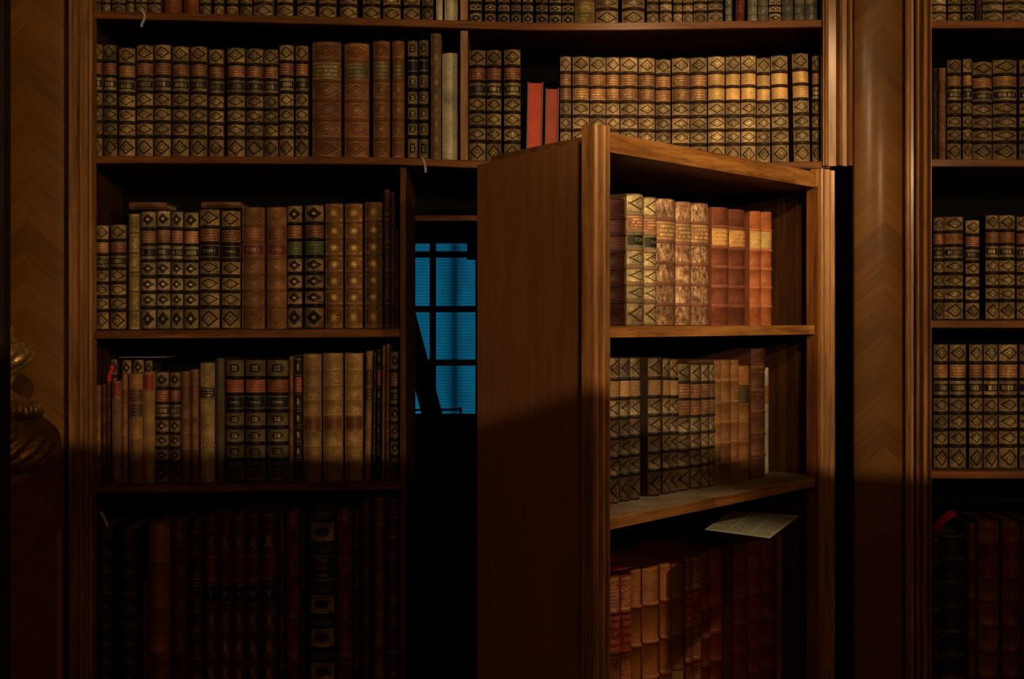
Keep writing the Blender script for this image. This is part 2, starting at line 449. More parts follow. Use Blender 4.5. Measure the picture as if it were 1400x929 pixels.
rc = thing('bookcase', 'right-hand bookcase of dark walnut cut off by the picture edge', 'bookcase', (850, 1960, ZFL))
moulding('moulding', 550, 573, ZFL, ZT, rc, 'stile', True)
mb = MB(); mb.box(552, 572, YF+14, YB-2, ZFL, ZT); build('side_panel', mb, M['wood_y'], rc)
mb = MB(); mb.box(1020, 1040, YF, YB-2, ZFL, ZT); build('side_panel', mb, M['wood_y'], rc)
mb = MB(); mb.box(572, 1020, YB-5, YB-1, ZFL, ZT); build('back_panel', mb, M['black'], rc)
for kx in ('R0','R1','R2','R3','R4'):
    build('shelf', shelf_mesh(SH[kx], 1272, 1720, 11, YF+4, YB-5), M['wood_x'], rc)
mb = MB(); mb.box(572, 1020, YF+8, YF+18, ZFL, -559); build('plinth', mb, M['wood_x'], rc)
mb = MB(); mb.box(550, 1040, YF-30, YB, ZT, ZT+60); build('cornice', mb, M['wood_x'], rc, 3)

def pilaster(x0, x1, label, mirror=False):
    root = thing('pilaster', label, 'pilaster', ((x0+x1)/2, 1960, ZFL))
    xi0, xi1 = x0+2, x1-16
    if mirror: xi0, xi1 = x0+12, x1-4
    mb = MB(); mb.box(x0, x1, YF+2, YB-2, ZFL, ZT); build('core', mb, M['matt'], root)
    n = 14; mb = MB(); A = []
    for i in range(n+1):
        t = i/n; x = xi0+(xi1-xi0)*t
        A.append(mb.add([(x, YF+1-5.0*math.sin(math.pi*t)**0.7, ZFL+2), (x, YF+1-5.0*math.sin(math.pi*t)**0.7, ZT-2)]))
    for a, b in zip(A, A[1:]): mb.face((a, b, b+1, a+1), 0, None, True)
    o = build('veneer_face', mb, chevron('chevron_veneer', (0.04,0.015,0.0022), (0.23,0.098,0.014), 0.0), root, 0, False)
    sx = xi1+3 if not mirror else xi0-10
    mb = MB(); mb.tube([(sx+4, YF-1, ZFL+2), (sx+4, YF-1, ZT-2)], 4.0, 12)
    mb.box(sx+8.2, sx+12, YF-2, YF+3, ZFL+2, ZT-2); build('bead', mb, M['stile'], root)
pilaster(466.5, 549.5, 'veneered pilaster with herringbone grain between the door and right bookcase')
pilaster(-716, -609, 'veneered herringbone pilaster at the left behind the gilt ornament', True)

# ------------------------------------------------------------------ hidden door
HX, HY = 440.0, YF
cth, sth = 0.6198, 0.7848
def D(L, b, z): return (HX - cth*L - sth*b, HY - sth*L + cth*b, z)
door = thing('bookcase_door', 'hidden door built as a bookcase, swung open before the dark passage', 'door', D(286, 60, ZFL))
ZD0, ZD1 = ZFL+8, 206.0
BK = 243.0; TB = 102.0
def dprism(prof, z0, z1, name, mat, bev=0.0, par=door):
    mb = MB(); mb.prism(prof, lambda p: D(p[0], p[1], z0), lambda p: D(p[0], p[1], z1)); return build(name, mb, mat, par, bev)
def dstile(L0, L1, name):
    w = L1-L0; P = [(L0, 15), (L0, 0)]
    def arc(a, b, h, n=6):
        for i in range(n+1):
            t = i/n; P.append((L0+w*(a+(b-a)*t), -h*math.sin(math.pi*t)))
    arc(0.03, 0.22, 4.0); P.append((L0+w*0.26, 1.5)); P.append((L0+w*0.44, 1.0)); arc(0.46, 0.68, 5.5); P.append((L0+w*0.72, 1.5)); arc(0.78, 0.98, 3.0)
    P.append((L1, 0)); P.append((L1, 15)); return dprism(P, ZD0, ZD1, name, M['stile'])
dstile(0, 40, 'hinge_stile'); dstile(545, 573, 'free_stile')
dprism([(2, 15.2), (20, 15.2), (20, BK), (2, BK)], ZD0, 200, 'side_board', M['wood_y'])
dprism([(40.2, 4), (50, 4), (50, 16), (40.2, 16)], ZD0, 182, 'inner_bead', M['wood_z'])
# bevelled outer board on the free edge
def sp(t, off): return (573 - TB*t - off*0.92, 15 + (BK-15)*t - off*0.39)
mb = MB(); P = [(572.5-TB*15/BK, 15.2), (572.5-TB, BK), (572.5-TB-14, BK-2), (572.5-TB*15/BK-14, 15.2)]
mb.prism(P, lambda p: D(p[0], p[1], ZD0), lambda p: D(p[0], p[1], 190)); build('side_board', mb, M['panel'], door, 0.8)
dprism([(20, BK-8), (572-TB-14, BK-8), (572-TB-14, BK), (20, BK)], ZD0, 190, 'back_panel', M['black'])
def dshelf(z0, z1, top=None, mat='oak_x', b0=3):
    mb = MB(); n = 16; PR = []
    for i in range(n+1):
        L = 20.5+(545-20.5)*i/n
        Lb = 20.5+(572-TB-15-20.5)*i/n
        fb = b0 if L > 40 else 15.5
        PR.append(mb.add([D(L, fb, z0), D(L, fb, z1-1.0), D(L, fb+1, z1), D(Lb, BK-9, z1), D(Lb, BK-9, z0)]))
    for a, b in zip(PR, PR[1:]):
        for q in range(5): mb.face((a+q, a+(q+1)%5, b+(q+1)%5, b+q), 1 if (q == 2 and top) else 0)
    mb.face([PR[0]+q for q in range(5)]); mb.face([PR[-1]+q for q in range(5)][::-1])
    return build('shelf', mb, [M[mat], M[top or mat]], door)
ZS1, ZS2, ZS3 = -5.0, -209.0, -552.0
o = dshelf(180, 201); o.name = 'top_board'
dshelf(-17, ZS1); dshelf(-221, ZS2, 'dusty'); dshelf(-566, ZS3)
dprism([(40.5, 8), (544.5, 8), (544.5, 16), (40.5, 16)], ZD0, -566.5, 'plinth', M['wood_x'])

# ------------------------------------------------------------------ stall and gilt ornament at the left edge
st = thing('choir_stall', 'dark panelled wooden stall end carrying the gilt ornament', 'stall', (-640, 1700, ZFL))
def SX(y): return -608 + (1860-y)*(44/322.0)
ZST = -180.0
mb = MB(); P = [(-900, 1866), (SX(1866)-4, 1866), (SX(1440)-4, 1440), (-900, 1440)]
mb.prism(P, lambda p: (p[0], p[1], ZFL+0.5), lambda p: (p[0], p[1], ZST-12)); build('body', mb, M['cab'], st)
P = [(-905, 1870), (SX(1870), 1870), (SX(1436), 1436), (-905, 1436)]
mb = MB(); mb.prism(P, lambda p: (p[0], p[1], ZST-12), lambda p: (p[0], p[1], ZST)); build('top_board', mb, M['cab'], st, 2.5)
mb = MB()
for a, b, z0, z1 in ((1452, 1858, -275, -262), (1452, 1466, -880, -275), (1844, 1858, -880, -275), (1452, 1858, -893, -880)):
    P = [(SX(b)-4.2, b), (SX(b)+2, b), (SX(a)+2, a), (SX(a)-4.2, a)]
    mb.prism(P, lambda p: (p[0], p[1], z0), lambda p: (p[0], p[1], z1))
build('panel_frame', mb, M['cab'], st)
structure(boxobj('trim_1', ((-46-700)*0.74, (10-700)*0.74, 1382, 1400, ZFL, 900), M['dark']))

def giltmat():
    t = NT('carved_gilding'); o = t.coord('Object'); n = t.noise(o, 90, 4); p = t.noise(o, 22, 3)
    return t.surf(t.mix((0.07,0.03,0.009), (0.62,0.37,0.11), (n*1.3+p*0.6-0.5).sat()), 0.38, 0.55, n, 0.5, 0.003)
M['gilt'] = giltmat()
def ornament():
    Yc = 1655.0; q = Yc/YF; cx = (-12-700)*q; cz = lambda py: (440-py)*q
    zoff = ZST - cz(650)
    root = thing('carved_ornament', 'carved gilt scrolled ornament standing on the wooden stall, cut by frame', 'ornament', (cx, Yc, ZST))
    def lathe(name, prof, gad, depth, tw=0.0, mat=None):
        mb = MB(); n = 120; R = []
        for i, (py, r) in enumerate(prof):
            ring = []
            for j in range(n):
                a = 2*math.pi*j/n
                rr = r*(1 + depth*abs(math.sin(gad*0.5*(a + tw*i))))
                ring.append((cx+rr*q*math.cos(a), Yc+rr*q*math.sin(a)*0.9, cz(py)+zoff))
            R.append(mb.add(ring))
        for a, b in zip(R, R[1:]):
            for j in range(n): mb.face((a+j, a+(j+1)%n, b+(j+1)%n, b+j), 0, None, True)
        mb.face([R[0]+j for j in range(n)]); mb.face([R[-1]+j for j in range(n)][::-1])
        return build(name, mb, mat or M['gilt'], root)
    def sm(pts, n=5):
        out = []
        for i in range(len(pts)-1):
            p0 = pts[max(i-1,0)]; p1 = pts[i]; p2 = pts[i+1]; p3 = pts[min(i+2,len(pts)-1)]
            for k in range(n):
                t = k/n
                out.append(tuple(0.5*((2*b)+(-a+c)*t+(2*a-5*b+4*c-d)*t*t+(-a+3*b-3*c+d)*t**3) for a,b,c,d in zip(p0,p1,p2,p3)))
        out.append(pts[-1]); return out
    lathe('finial', sm([(447,4),(449,22),(458,30),(466,29),(470,33)]), 8, 0.04, 0, M['stile'])
    lathe('bulb', sm([(470,34),(476,44),(488,52),(500,50),(511,38),(522,29),(534,25)]), 12, 0.12, 0.05)
    lathe('neck', sm([(534,25),(543,30),(550,42),(555,58),(558,62)]), 8, 0.02, 0)
    lathe('scroll_foot', sm([(576,60),(584,70),(596,80),(612,84),(628,82),(640,72),(648,58),(650,50)]), 20, 0.10, 0.045)
    mb = MB()
    for j in range(40):
        a = 2*math.pi*j/40; c = Vector((cx+63*q*math.cos(a), Yc+63*q*0.9*math.sin(a), cz(567)+zoff)); R = []
        for i in range(7):
            f = math.pi*i/6
            R.append(mb.add([(c.x+6*math.sin(f)*math.cos(2*math.pi*m/8), c.y+6*math.sin(f)*math.sin(2*math.pi*m/8), c.z+9*math.cos(f)) for m in range(8)]))
        for a_, b_ in zip(R, R[1:]):
            for m in range(8): mb.face((a_+m, a_+(m+1)%8, b_+(m+1)%8, b_+m), 0, None, True)
    build('beading', mb, M['gilt'], root)
ornament()

# ------------------------------------------------------------------ books
DKS = (0.014, 0.007, 0.004)
PG = (0.34, 0.26, 0.16)
GL, GM, GD = (0.44,0.315,0.12), (0.36,0.24,0.085), (0.30,0.17,0.05)
C7 = [0, .155, .285, .42, .555, .685, .815, 1]
C6 = [0, .165, .34, .505, .67, .835, 1]
# kind: base leather, compartments, styles, labels {index: (style, colour)}, gilt, band size, look
def kind(base, comps, style, labels=None, gilt=GM, band=2.1, dark=DKS, amt=1.0, rough=0.45, cover=None, pages=PG):
    return dict(base=base, comps=comps, style=style, labels=labels or {}, gilt=gilt, band=band, dark=dark, amt=amt, rough=rough, cover=cover or base, pages=pages)
RL, BL, KL, GR = (0.15,0.045,0.018), (0.20,0.085,0.03), (0.010,0.009,0.007), (0.05,0.085,0.02)
K = {
 'gl': kind((0.06,0.030,0.013), C7, 'loz', {1:('label',RL), 2:('tom',KL)}, GL),
 'gb': kind((0.07,0.035,0.015), C7, 'loz', {1:('label',BL), 2:('tom',KL)}, GL),
 'gr': kind((0.15,0.08,0.042), C7, 'loz', {1:('label',BL), 2:('label',BL)}, (0.52,0.40,0.20)),
 'gy': kind((0.17,0.10,0.05), C7, 'loz', {1:('label',(0.42,0.25,0.085)), 2:('label',(0.42,0.25,0.085))}, (0.55,0.42,0.21)),
 'gx': kind((0.10,0.06,0.035), C7, 'lozf', {1:('label',(0.05,0.07,0.05))}, (0.42,0.34,0.2)),
 'bt': kind((0.135,0.047,0.018), C6, 'lozo', {1:('label',(0.09,0.07,0.022))}, GM, 1.8, amt=0.55),
 'bg': kind((0.02,0.012,0.007), C7, 'ros', {1:('blank',(0.015,0.010,0.008))}, GL),
 'ov': kind((0.19,0.115,0.048), [0,.13,.25,.33,.45,.55,.66,.78,.89,1], 'oval', {2:('label',(0.22,0.12,0.04))}, GM, 1.2),
 've': kind((0.50,0.45,0.31), [0,.5,1], 'plain', {}, (0.3,0.26,0.16), 0, rough=0.6),
 'lf': kind((0.07,0.035,0.015), C7, 'lozf', {1:('label',(0.24,0.10,0.04)), 2:('tom',KL)}, (0.50,0.40,0.19)),
 'gt': kind((0.13,0.09,0.03), C6, 'tool', {}, GL, 1.5),
 'dm': kind((0.17,0.075,0.026), C7, 'lozo', {1:('label',(0.16,0.05,0.02)), 2:('blank',(0.10,0.025,0.014))}, GD),
 'fl': kind((0.018,0.012,0.008), C7, 'lozf', {1:('label',(0.15,0.042,0.02)), 2:('label',GR)}, (0.36,0.23,0.09)),
 'st': kind((0.135,0.064,0.02), C7, 'star', {}, (0.46,0.29,0.08), 1.6),
 'sd': kind((0.035,0.014,0.008), [0,.2,.4,.6,.8,1], 'stripe', {}, GD, 1.2, amt=0.6),
 'cr': kind((0.03,0.015,0.009), C7, 'ros', {1:('label',(0.24,0.055,0.02)), 2:('tom',KL)}, (0.30,0.22,0.09)),
 'tn': kind((0.21,0.115,0.035), [0,.14,.26,.37,.49,.61,.73,.84,1], 'tool', {4:('blank',(0.15,0.055,0.017))}, (0.36,0.24,0.09), 0.8),
 'tl': kind((0.24,0.145,0.055), [0,.17,.5,.75,1], 'plain', {0:('blank',(0.19,0.028,0.012))}, GD, 0),
 'tb': kind((0.20,0.105,0.034), [0,.14,.27,.40,.6,.8,1], 'oval', {1:('label',(0.08,0.028,0.014)), 2:('label',(0.05,0.02,0.012))}, GD, 0.7),
 'sl': kind((0.16,0.075,0.028), [0,.14,.28,.42,.57,.71,.85,1], 'stripe', {1:('label',(0.12,0.04,0.016))}, GD, 1.1),
 'sr': kind((0.10,0.02,0.012), [0,.2,.4,.6,.8,1], 'stripe', {}, GD, 1.0),
 'sk': kind((0.02,0.014,0.01), C7, 'oval', {1:('label',(0.26,0.03,0.02))}, GM, 0.9),
 'di': kind((0.12,0.07,0.025), [0,.2,.3,.78,1], 'diap', {1:('label',KL)}, (0.44,0.33,0.15), 0),
 'dg': kind((0.06,0.045,0.02), [0,.5,1], 'plain', {}, GM, 0.0),
 'cz': kind((0.05,0.026,0.012), C7, 'lozf', {1:('label',(0.15,0.036,0.016)), 2:('tom',KL)}, GM),
 'pb': kind((0.018,0.013,0.010), [0,.07,.16,.26,.38,.46,.56,.66,.76,.86,1], 'stripe', {}, GD, 1.8, amt=0.7),
 'pn': kind((0.014,0.011,0.010), [0,.05,.17,.22,.37,.42,.535,.59,.705,.76,.88,1], 'frame', {3:('blank',(0.014,0.011,0.010))}, (0.36,0.28,0.13), 1.5),
 'ob': kind((0.23,0.075,0.018), [0,.22,.46,.70,1], 'stripe', {}, GD, 1.2),
 'dk': kind((0.085,0.02,0.013), [0,.14,.30,.5,.7,1], 'oval', {}, GD, 1.3, amt=0.7),
 'dr': kind((0.13,0.028,0.016), [0,.10,.26,.33,.55,.75,1], 'oval', {}, GD, 1.3, amt=0.9),
 'dn': kind((0.05,0.018,0.012), [0,.08,.2,.27,.36,.5,.6,.75,.85,1], 'stripe', {3:('label',(0.03,0.015,0.01))}, GM, 1.3),
 'd5': kind((0.07,0.022,0.013), [0,.08,.2,.35,.47,.61,.75,.88,1], 'xorn', {2:('blank',(0.10,0.020,0.012)), 3:('blank',(0.014,0.012,0.008))}, GD, 1.3),
 'em': kind((0.04,0.012,0.009), C7, 'lozo', {1:('label',(0.07,0.02,0.016)), 2:('label',(0.06,0.018,0.015))}, (0.15,0.05,0.03), amt=0.5),
 'gd': kind((0.16,0.10,0.05), C7, 'loz', {1:('label',(0.26,0.09,0.035)), 2:('blank',(0.02,0.018,0.012))}, (0.66,0.54,0.29), dark=(0.05,0.03,0.018)),
 'mo': kind((0.13,0.052,0.026), C6, 'mottle', {1:('label',(0.24,0.13,0.045))}, (0.66,0.48,0.29), 2.2),
 'mr': kind((0.15,0.05,0.025), C6, 'plain', {1:('label',(0.44,0.26,0.085))}, (0.30,0.14,0.07), 2.2),
 'mt': kind((0.22,0.072,0.025), C6, 'plain', {1:('label',(0.42,0.29,0.10))}, (0.40,0.2,0.08), 1.8),
 'e2': kind((0.06,0.034,0.017), C7, 'loz', {1:('label',(0.27,0.15,0.055))}, (0.33,0.24,0.115), 1.7),
 'e3': kind((0.11,0.066,0.033), C7, 'loz', {1:('label',(0.16,0.055,0.026)), 2:('label',(0.17,0.06,0.025))}, (0.42,0.32,0.16), 1.7),
 'es': kind((0.19,0.092,0.032), C6, 'stripe', {}, GD, 1.8),
 'et': kind((0.26,0.12,0.034), C6, 'plain', {1:('lines',(0.05,0.035,0.018))}, GD, 1.0),
 'er': kind((0.10,0.038,0.017), C6, 'stripe', {}, GD, 1.6),
 'rg': kind((0.21,0.035,0.020), C6, 'tool', {1:('label',(0.24,0.022,0.014))}, (0.50,0.27,0.10), 2.2, amt=1.6),
 'rd': kind((0.20,0.03,0.017), C7, 'lozo', {}, (0.32,0.10,0.045), 1.8, amt=0.8),
 'rp': kind((0.10,0.018,0.012), C6, 'plain', {}, GD, 0.0),
 'ot': kind((0.30,0.115,0.026), C6, 'plain', {}, GD, 2.4),
 'or': kind((0.28,0.105,0.024), C6, 'stripe', {3:('blank',(0.30,0.21,0.07))}, GD, 1.8),
 'bo': kind((0.15,0.065,0.024), [0,.5,1], 'plain', {}, GD, 0.0),
 'rf': kind((0.12,0.032,0.018), [0,.12,.2,.3,.42,.55,.68,.81,1], 'frame', {1:('blank',(0.11,0.02,0.014)), 2:('label',(0.12,0.02,0.014))}, (0.22,0.10,0.04), 1.5),
 'kb': kind((0.010,0.008,0.007), C7, 'stripe', {}, GM, 1.6, amt=0.6),
 'gn': kind((0.08,0.09,0.06), C6, 'mottle', {}, (0.35,0.26,0.18), 1.5),
 'bx': kind((0.22,0.07,0.02), C6, 'plain', {}, GD, 1.0),
 'cm': kind((0.55,0.50,0.36), C6, 'mottle', {1:('lines',(0.25,0.10,0.03))}, (0.40,0.33,0.2), 0.0),
}
LOOK = {
 'gl':'dark calf book with gilt lozenges', 'gb':'brown-labelled calf book with gilt lozenges', 'gr':'worn tan book with gilt lozenges',
 'gy':'golden-labelled tan book with gilt lozenges', 'gx':'mottled book with dark green label', 'bt':'stout red-brown book with raised bands',
 'bg':'black book with gilt compartments', 'ov':'tall slim brown book with ovals', 've':'plain cream vellum book',
 'lf':'pale gilt book with dark lozenges', 'gt':'olive gilt-tooled book without label', 'dm':'tan-brown book with numbered red label',
 'fl':'dark gilt book with green label', 'st':'brown book with bright gilt stars', 'sd':'slim dark book with plain bands',
 'cr':'dark book with rosettes, red label', 'tn':'tan book tooled all over', 'tl':'plain tan book with red head',
 'tb':'tan book with dark upper labels', 'sl':'slim brown book with gilt bands', 'sr':'slim dark red book',
 'sk':'slim black book with red label', 'di':'gilt diaper-patterned book, black label', 'dg':'tall drab olive book, red-topped',
 'cz':'dark book with small gilt lozenges', 'pb':'black book with faint gilt bands', 'pn':'thick black book with gilt panels',
 'ob':'orange-brown book with few bands', 'dk':'plain dark maroon book', 'dr':'dark red book with gilt oval',
 'dn':'narrow black-brown book, many gilt bands', 'd5':'maroon set volume with crossed ornaments', 'em':'dark maroon book with lozenges',
 'gd':'bright cream-gilt book with lozenges', 'mo':'scuffed light-brown folio', 'mr':'reddish folio with ochre label',
 'mt':'slim russet book with yellow label', 'e2':'gilt lozenge book with ochre label', 'e3':'gilt lozenge book, brown labels',
 'es':'slim tan book with raised bands', 'et':'tan book with black-lined label', 'er':'tall brown book',
 'rg':'red gilt-tooled folio', 'rd':'red morocco folio', 'rp':'plain dark red folio', 'ot':'orange-tan calf folio',
 'or':'orange-tan folio with yellow label', 'bo':'plain brown board-bound folio', 'rf':'tall red folio with tan squares',
 'kb':'black folio with gilt bands', 'gn':'greenish mottled little book', 'bx':'plain orange-brown book', 'cm':'cream paper-covered book with stain',
}
ORD = 'first second third fourth fifth sixth seventh eighth ninth tenth eleventh twelfth thirteenth fourteenth fifteenth sixteenth seventeenth eighteenth nineteenth twentieth twenty-first twenty-second twenty-third twenty-fourth twenty-fifth twenty-sixth twenty-seventh twenty-eighth twenty-ninth thirtieth'.split()

def text_verts(txt, size):
    cu = bpy.data.curves.new('lettering', 'FONT'); cu.body = txt; cu.size = size; cu.align_x = 'CENTER'; cu.align_y = 'CENTER'
    o = bpy.data.objects.new('lettering', cu); COL.objects.link(o)
    me = o.evaluated_get(bpy.context.evaluated_depsgraph_get()).to_mesh()
    v = [tuple(p.co) for p in me.vertices]; f = [tuple(p.vertices) for p in me.polygons]
    o.to_mesh_clear(); COL.objects.unlink(o); bpy.data.objects.remove(o); bpy.data.curves.remove(cu)
    return v, f
TG = NT('gilt_lettering'); TG = TG.surf((0.34,0.26,0.12), 0.4, 0.2)

def book(P, w, h, d, kd, label, group, loc, text=None, labels_on=True):
    """P(s,t,z): s across the spine, t into the shelf, z up; spine front at t=0"""
    kk = K[kd]; root = thing('book', label, 'book', loc, group)
    bul = min(0.33*w, 9.5); NS = 8
    def arc(s): return bul*(2*s/w)**2
    comps = kk['comps']; bnd = kk['band'] if h > 90 else kk['band']*0.7
    rows = []          # (z, offset)
    segs = []          # material per row interval, with v range
    bc = kk['base'] if kk['style'] not in ('loz','lozf','ros') else tuple(c*0.25 for c in kk['base'])
    if kd in ('mo','mr','mt','es','ot','gd'): bc = tuple(min(c*1.3+0.02, 1) for c in kk['base'])  # paler bands: worn edges, plus highlights put into the leather colour
    mats = [leather(bc, kk['rough']), tooled(kk['style'], kk['base'], kk['gilt'], kk['dark'], kk['amt'], kk['rough'])]
    if kd == 'pn' or kd == 'd5' or kd == 'tb' or kd == 'rf' or kd == 'dr' or kd == 'dk':
        mats.append(tooled('lines' if kd in ('pn','rf') else 'stripe', kk['base'], kk['gilt'], kk['dark'], kk['amt']*0.8, kk['rough']))
    n = len(comps)-1
    zs = [h*(1-c) for c in comps]      # from top down
    def push(z, off): rows.append((z, off))
    push(h, 0.9); 
    for i in range(n):
        ztop = zs[i] - (bnd if i else 1.2); zbot = zs[i+1] + (bnd if i < n-1 else 1.0)
        push(ztop, 0.0); segs.append((0, 0, 1))
        mi = 1
        if len(mats) > 2:
            if kd == 'pn': mi = 1 if i in (1, 5, 7, 9) else 2
            elif kd == 'd5': mi = 2 if i == 0 else 1
            elif kd == 'rf': mi = 1 if i in (0, 3, 4, 5, 6, 7) else 2
            else: mi = 1 if i == 0 else 2
        mid = (ztop+zbot)/2
        push(zbot, 0.0); segs.append((mi, 0, 1))
        if i < n-1:
            push(zs[i+1]+bnd*0.55, -bnd*0.75); segs.append((0,0,1))
            push(zs[i+1]-bnd*0.55, -bnd*0.75); segs.append((0,0,1))
    push(0, 0.6); segs.append((0,0,1))
    mb = MB(); R = []
    for z, off in rows:
        R.append(mb.add([P(w*(i/NS-0.5), arc(w*(i/NS-0.5))+off, z) for i in range(NS+1)]))
    for (a, b, sg, r0, r1) in zip(R, R[1:], segs, rows, rows[1:]):
        flat = r0[1] == 0.0 and r1[1] == 0.0
        for i in range(NS):
            u0, u1 = i/NS, (i+1)/NS
            mb.face((b+i, b+i+1, a+i+1, a+i), sg[0], ((u0,0),(u1,0),(u1,1),(u0,1)), True)
    # head and tail caps
    for row, zz in ((R[0], h), (R[-1], 0)):
        c = mb.add([P(w*(i/NS-0.5), bul+1.5, zz-0.4 if zz else 0) for i in range(NS+1)])
        for i in range(NS): mb.face((row+i, row+i+1, c+i+1, c+i), 0)
    build('spine', mb, mats, root, 0, False)
    # boards
    th = 1.5 if w > 9 else 1.0
    mb = MB()
    for sg in (-1, 1):
        a, b = sg*w/2, sg*(w/2-th)
        mb.hexa([P(a, bul*0.9, 0), P(b, bul*0.9, 0), P(b, d, 0), P(a, d, 0), P(a, bul*0.9, h-0.6), P(b, bul*0.9, h-0.6), P(b, d, h-0.6), P(a, d, h-0.6)])
    build('boards', mb, leather(kk['cover'], 0.55), root)
    mb = MB(); a = w/2-th-0.15
    mb.hexa([P(-a, bul+0.3, 1.5), P(a, bul+0.3, 1.5), P(a, d-2, 1.5), P(-a, d-2, 1.5), P(-a, bul+0.3, h-3.2), P(a, bul+0.3, h-3.2), P(a, d-2, h-3.2), P(-a, d-2, h-3.2)])
    build('page_block', mb, pages_mat(kk['pages']), root)
    lz = {}
    for i, (sty, c) in kk['labels'].items():
        z1 = zs[i]-(bnd*1.1 if i else 2.0); z0 = zs[i+1]+bnd*1.1; lz[i] = (z0, z1)
        mb = MB(); ws = w*0.94
        a = mb.add([P(ws*(j/NS-0.5), arc(ws*(j/NS-0.5))-0.35, z0) for j in range(NS+1)])
        b = mb.add([P(ws*(j/NS-0.5), arc(ws*(j/NS-0.5))-0.35, z1) for j in range(NS+1)])
        for j in range(NS): mb.face((a+j, a+j+1, b+j+1, b+j), 0, ((j/NS,0),((j+1)/NS,0),((j+1)/NS,1),(j/NS,1)), True)
        stl = 'blank' if (text and i in text) else sty
        lo = build('title_label', mb, tooled(stl, c, kk['gilt'], DKS, 1.0), root, 0, False)
        if text and i in text:
            lines = text[i]; mt = MB(); step = (z1-z0)*0.8/len(lines)
            for q, ln in enumerate(lines):
                size = min(step*0.62, w*1.05/max(len(ln), 1)*1.1)
                v, f = text_verts(ln, size); zc = (z0+z1)/2 + step*((len(lines)-1)/2-q)
                base = mt.add([P(x, arc(x)-0.7, zc+y) for x, y, _ in v])
                for fc in f: mt.face([base+k_ for k_ in fc])
            build('lettering', mt, TG, lo, 0, False)
    return root

def main_frame(px0, px1, zb, Y, tilt=0.0, deep=None):
    q = Y/YF; x0, x1 = (px0-700)*q, (px1-700)*q; xc = (x0+x1)/2; ta = math.radians(tilt); ct, sn = math.cos(ta), math.sin(ta)
    piv = (x1-xc) if tilt > 0 else (x0-xc)
    def P(s, t, z):
        ds = s-piv
        return (xc+piv+ds*ct+z*sn, Y+t, zb+z*ct-ds*sn)
    return P, x1-x0, (xc, Y+20, zb)

NL = 'from left on'
def row(items, shelf, phrase, group, y_off=26, dmax=118, fixed_bottom=None, ordmode=None):
    i = 0
    for it in items:
        px0, px1, yt, kd = it[:4]; opt = it[4] if len(it) > 4 else {}
        Y = YF + y_off + opt.get('y', random.uniform(-3, 3)); q = Y/YF
        xm = ((px0+px1)/2-700)*q + 700
        zb = max(poly_z(SH[shelf], (px0-700)*q+700), poly_z(SH[shelf], xm), poly_z(SH[shelf], (px1-700)*q+700))+0.35
        if abs(opt.get('tilt', 0)) > 0: zb += 0.2
        h = (440-yt)*q - zb
        P, w, loc = main_frame(px0, px1, zb, Y, opt.get('tilt', 0.0))
        w -= 0.5
        d = opt.get('d', min(dmax, h*0.72 + random.uniform(-8, 4)))
        look = opt.get('look', LOOK[kd])
        lab = opt.get('label') or f"{look}, {ORD[i]} {NL} {phrase}"
        book(P, w, h, d, kd, lab, group, loc, opt.get('text'))
        i += 1

TX = lambda i, *l: {'text': {i: list(l)}}
# --- topmost shelf, cut off by the frame
row([(128,137.5,-62,'gl'),(139,150,-62,'gl'),(151,171,-60,'gl'),(172.5,182.5,-70,'gb'),(184,200,-66,'gl'),(201,219,-66,'gl'),(224,246,-58,'bx'),(251,270,-58,'bx'),
 (272.5,287.5,-70,'gl'),(292,305.5,-70,'gl'),(309,325,-72,'gl'),(327.5,344,-72,'gb'),(346,372,-84,'gr',{'look':'broad olive book with gilt lozenges'}),(377.5,400,-84,'gb'),(405,430.5,-84,'gb'),(435,459,-84,'gb'),(464,487.5,-84,'gb'),
 (495,519.5,-86,'gb'),(523,547.5,-86,'gb'),(551,574,-86,'gb'),(577,592,-86,'gb'),(596,605,-30,'ve',{'look':'narrow cream vellum book'}),(607.5,628,-44,'ve',{'look':'wide grey-cream vellum book'})],
 'T', 'topmost shelf left of divider', 'books on the topmost shelf')
row([(642,659,-60,'lf'),(662.5,678,-60,'lf'),(681,697,-60,'lf'),(699,712.5,-60,'lf'),(714.5,729,-60,'lf'),(732.5,749.5,-60,'lf'),(751,767.5,-60,'lf'),(768.5,785,-60,'lf'),
 (786,814,-70,'gt'),(815,846,-90,'gr'),(851,882,-90,'gr'),(885,901,-62,'gr'),(903,919,-62,'gr'),(921,933,-58,'gr'),(934.2,947.5,-58,'gr'),(949,967.5,-62,'gr'),(969,989,-62,'gr'),
 (992,1001.5,-40,'gn'),(1006,1018,-46,'sr',{'tilt':1.2,'look':'bright red leaning book'}),(1023,1036,-40,'gn'),(1037,1051,-40,'gn'),(1052,1069,-44,'gx'),(1070,1085,-44,'gn'),(1087,1101,-44,'gn'),(1102,1119,-44,'gn')],
 'T', 'topmost shelf right of divider', 'books on the topmost shelf')
# --- long second shelf
row([(128,139,59,'gl'),(141,159.5,60,'gl',{'tilt':-0.7}),(160.5,183.5,64,'gb'),(185,208,60,'gl'),(209,232.5,59.5,'gl'),(234,257,62,'gl'),(259,282,62,'gl'),(284.5,305,66,'gl'),
 (309.5,334,64,'gl'),(335.5,359,65,'gl'),(360,379.5,66,'gl'),(381,401,60,'gl'),(403,421,61,'gl'),(426,465.5,56,'bt',{'look':'widest red-brown book with raised bands'}),(470,504,58,'bt'),(509.5,532.5,55,'bt'),
 (536,552.5,55,'bt',{'look':'narrow red-brown book'}),(557,571,54,'bg'),(572.5,585.5,53,'bg'),(589,603,45,'ov'),(604.5,628,72,'ve')],
 'A', 'second shelf left of divider', 'books on the long second shelf')
row([(641,664,67,'gl'),(665,685.5,67,'gl'),(689,712,66,'gl')], 'A', 'second shelf beside the divider', 'books on the long second shelf')
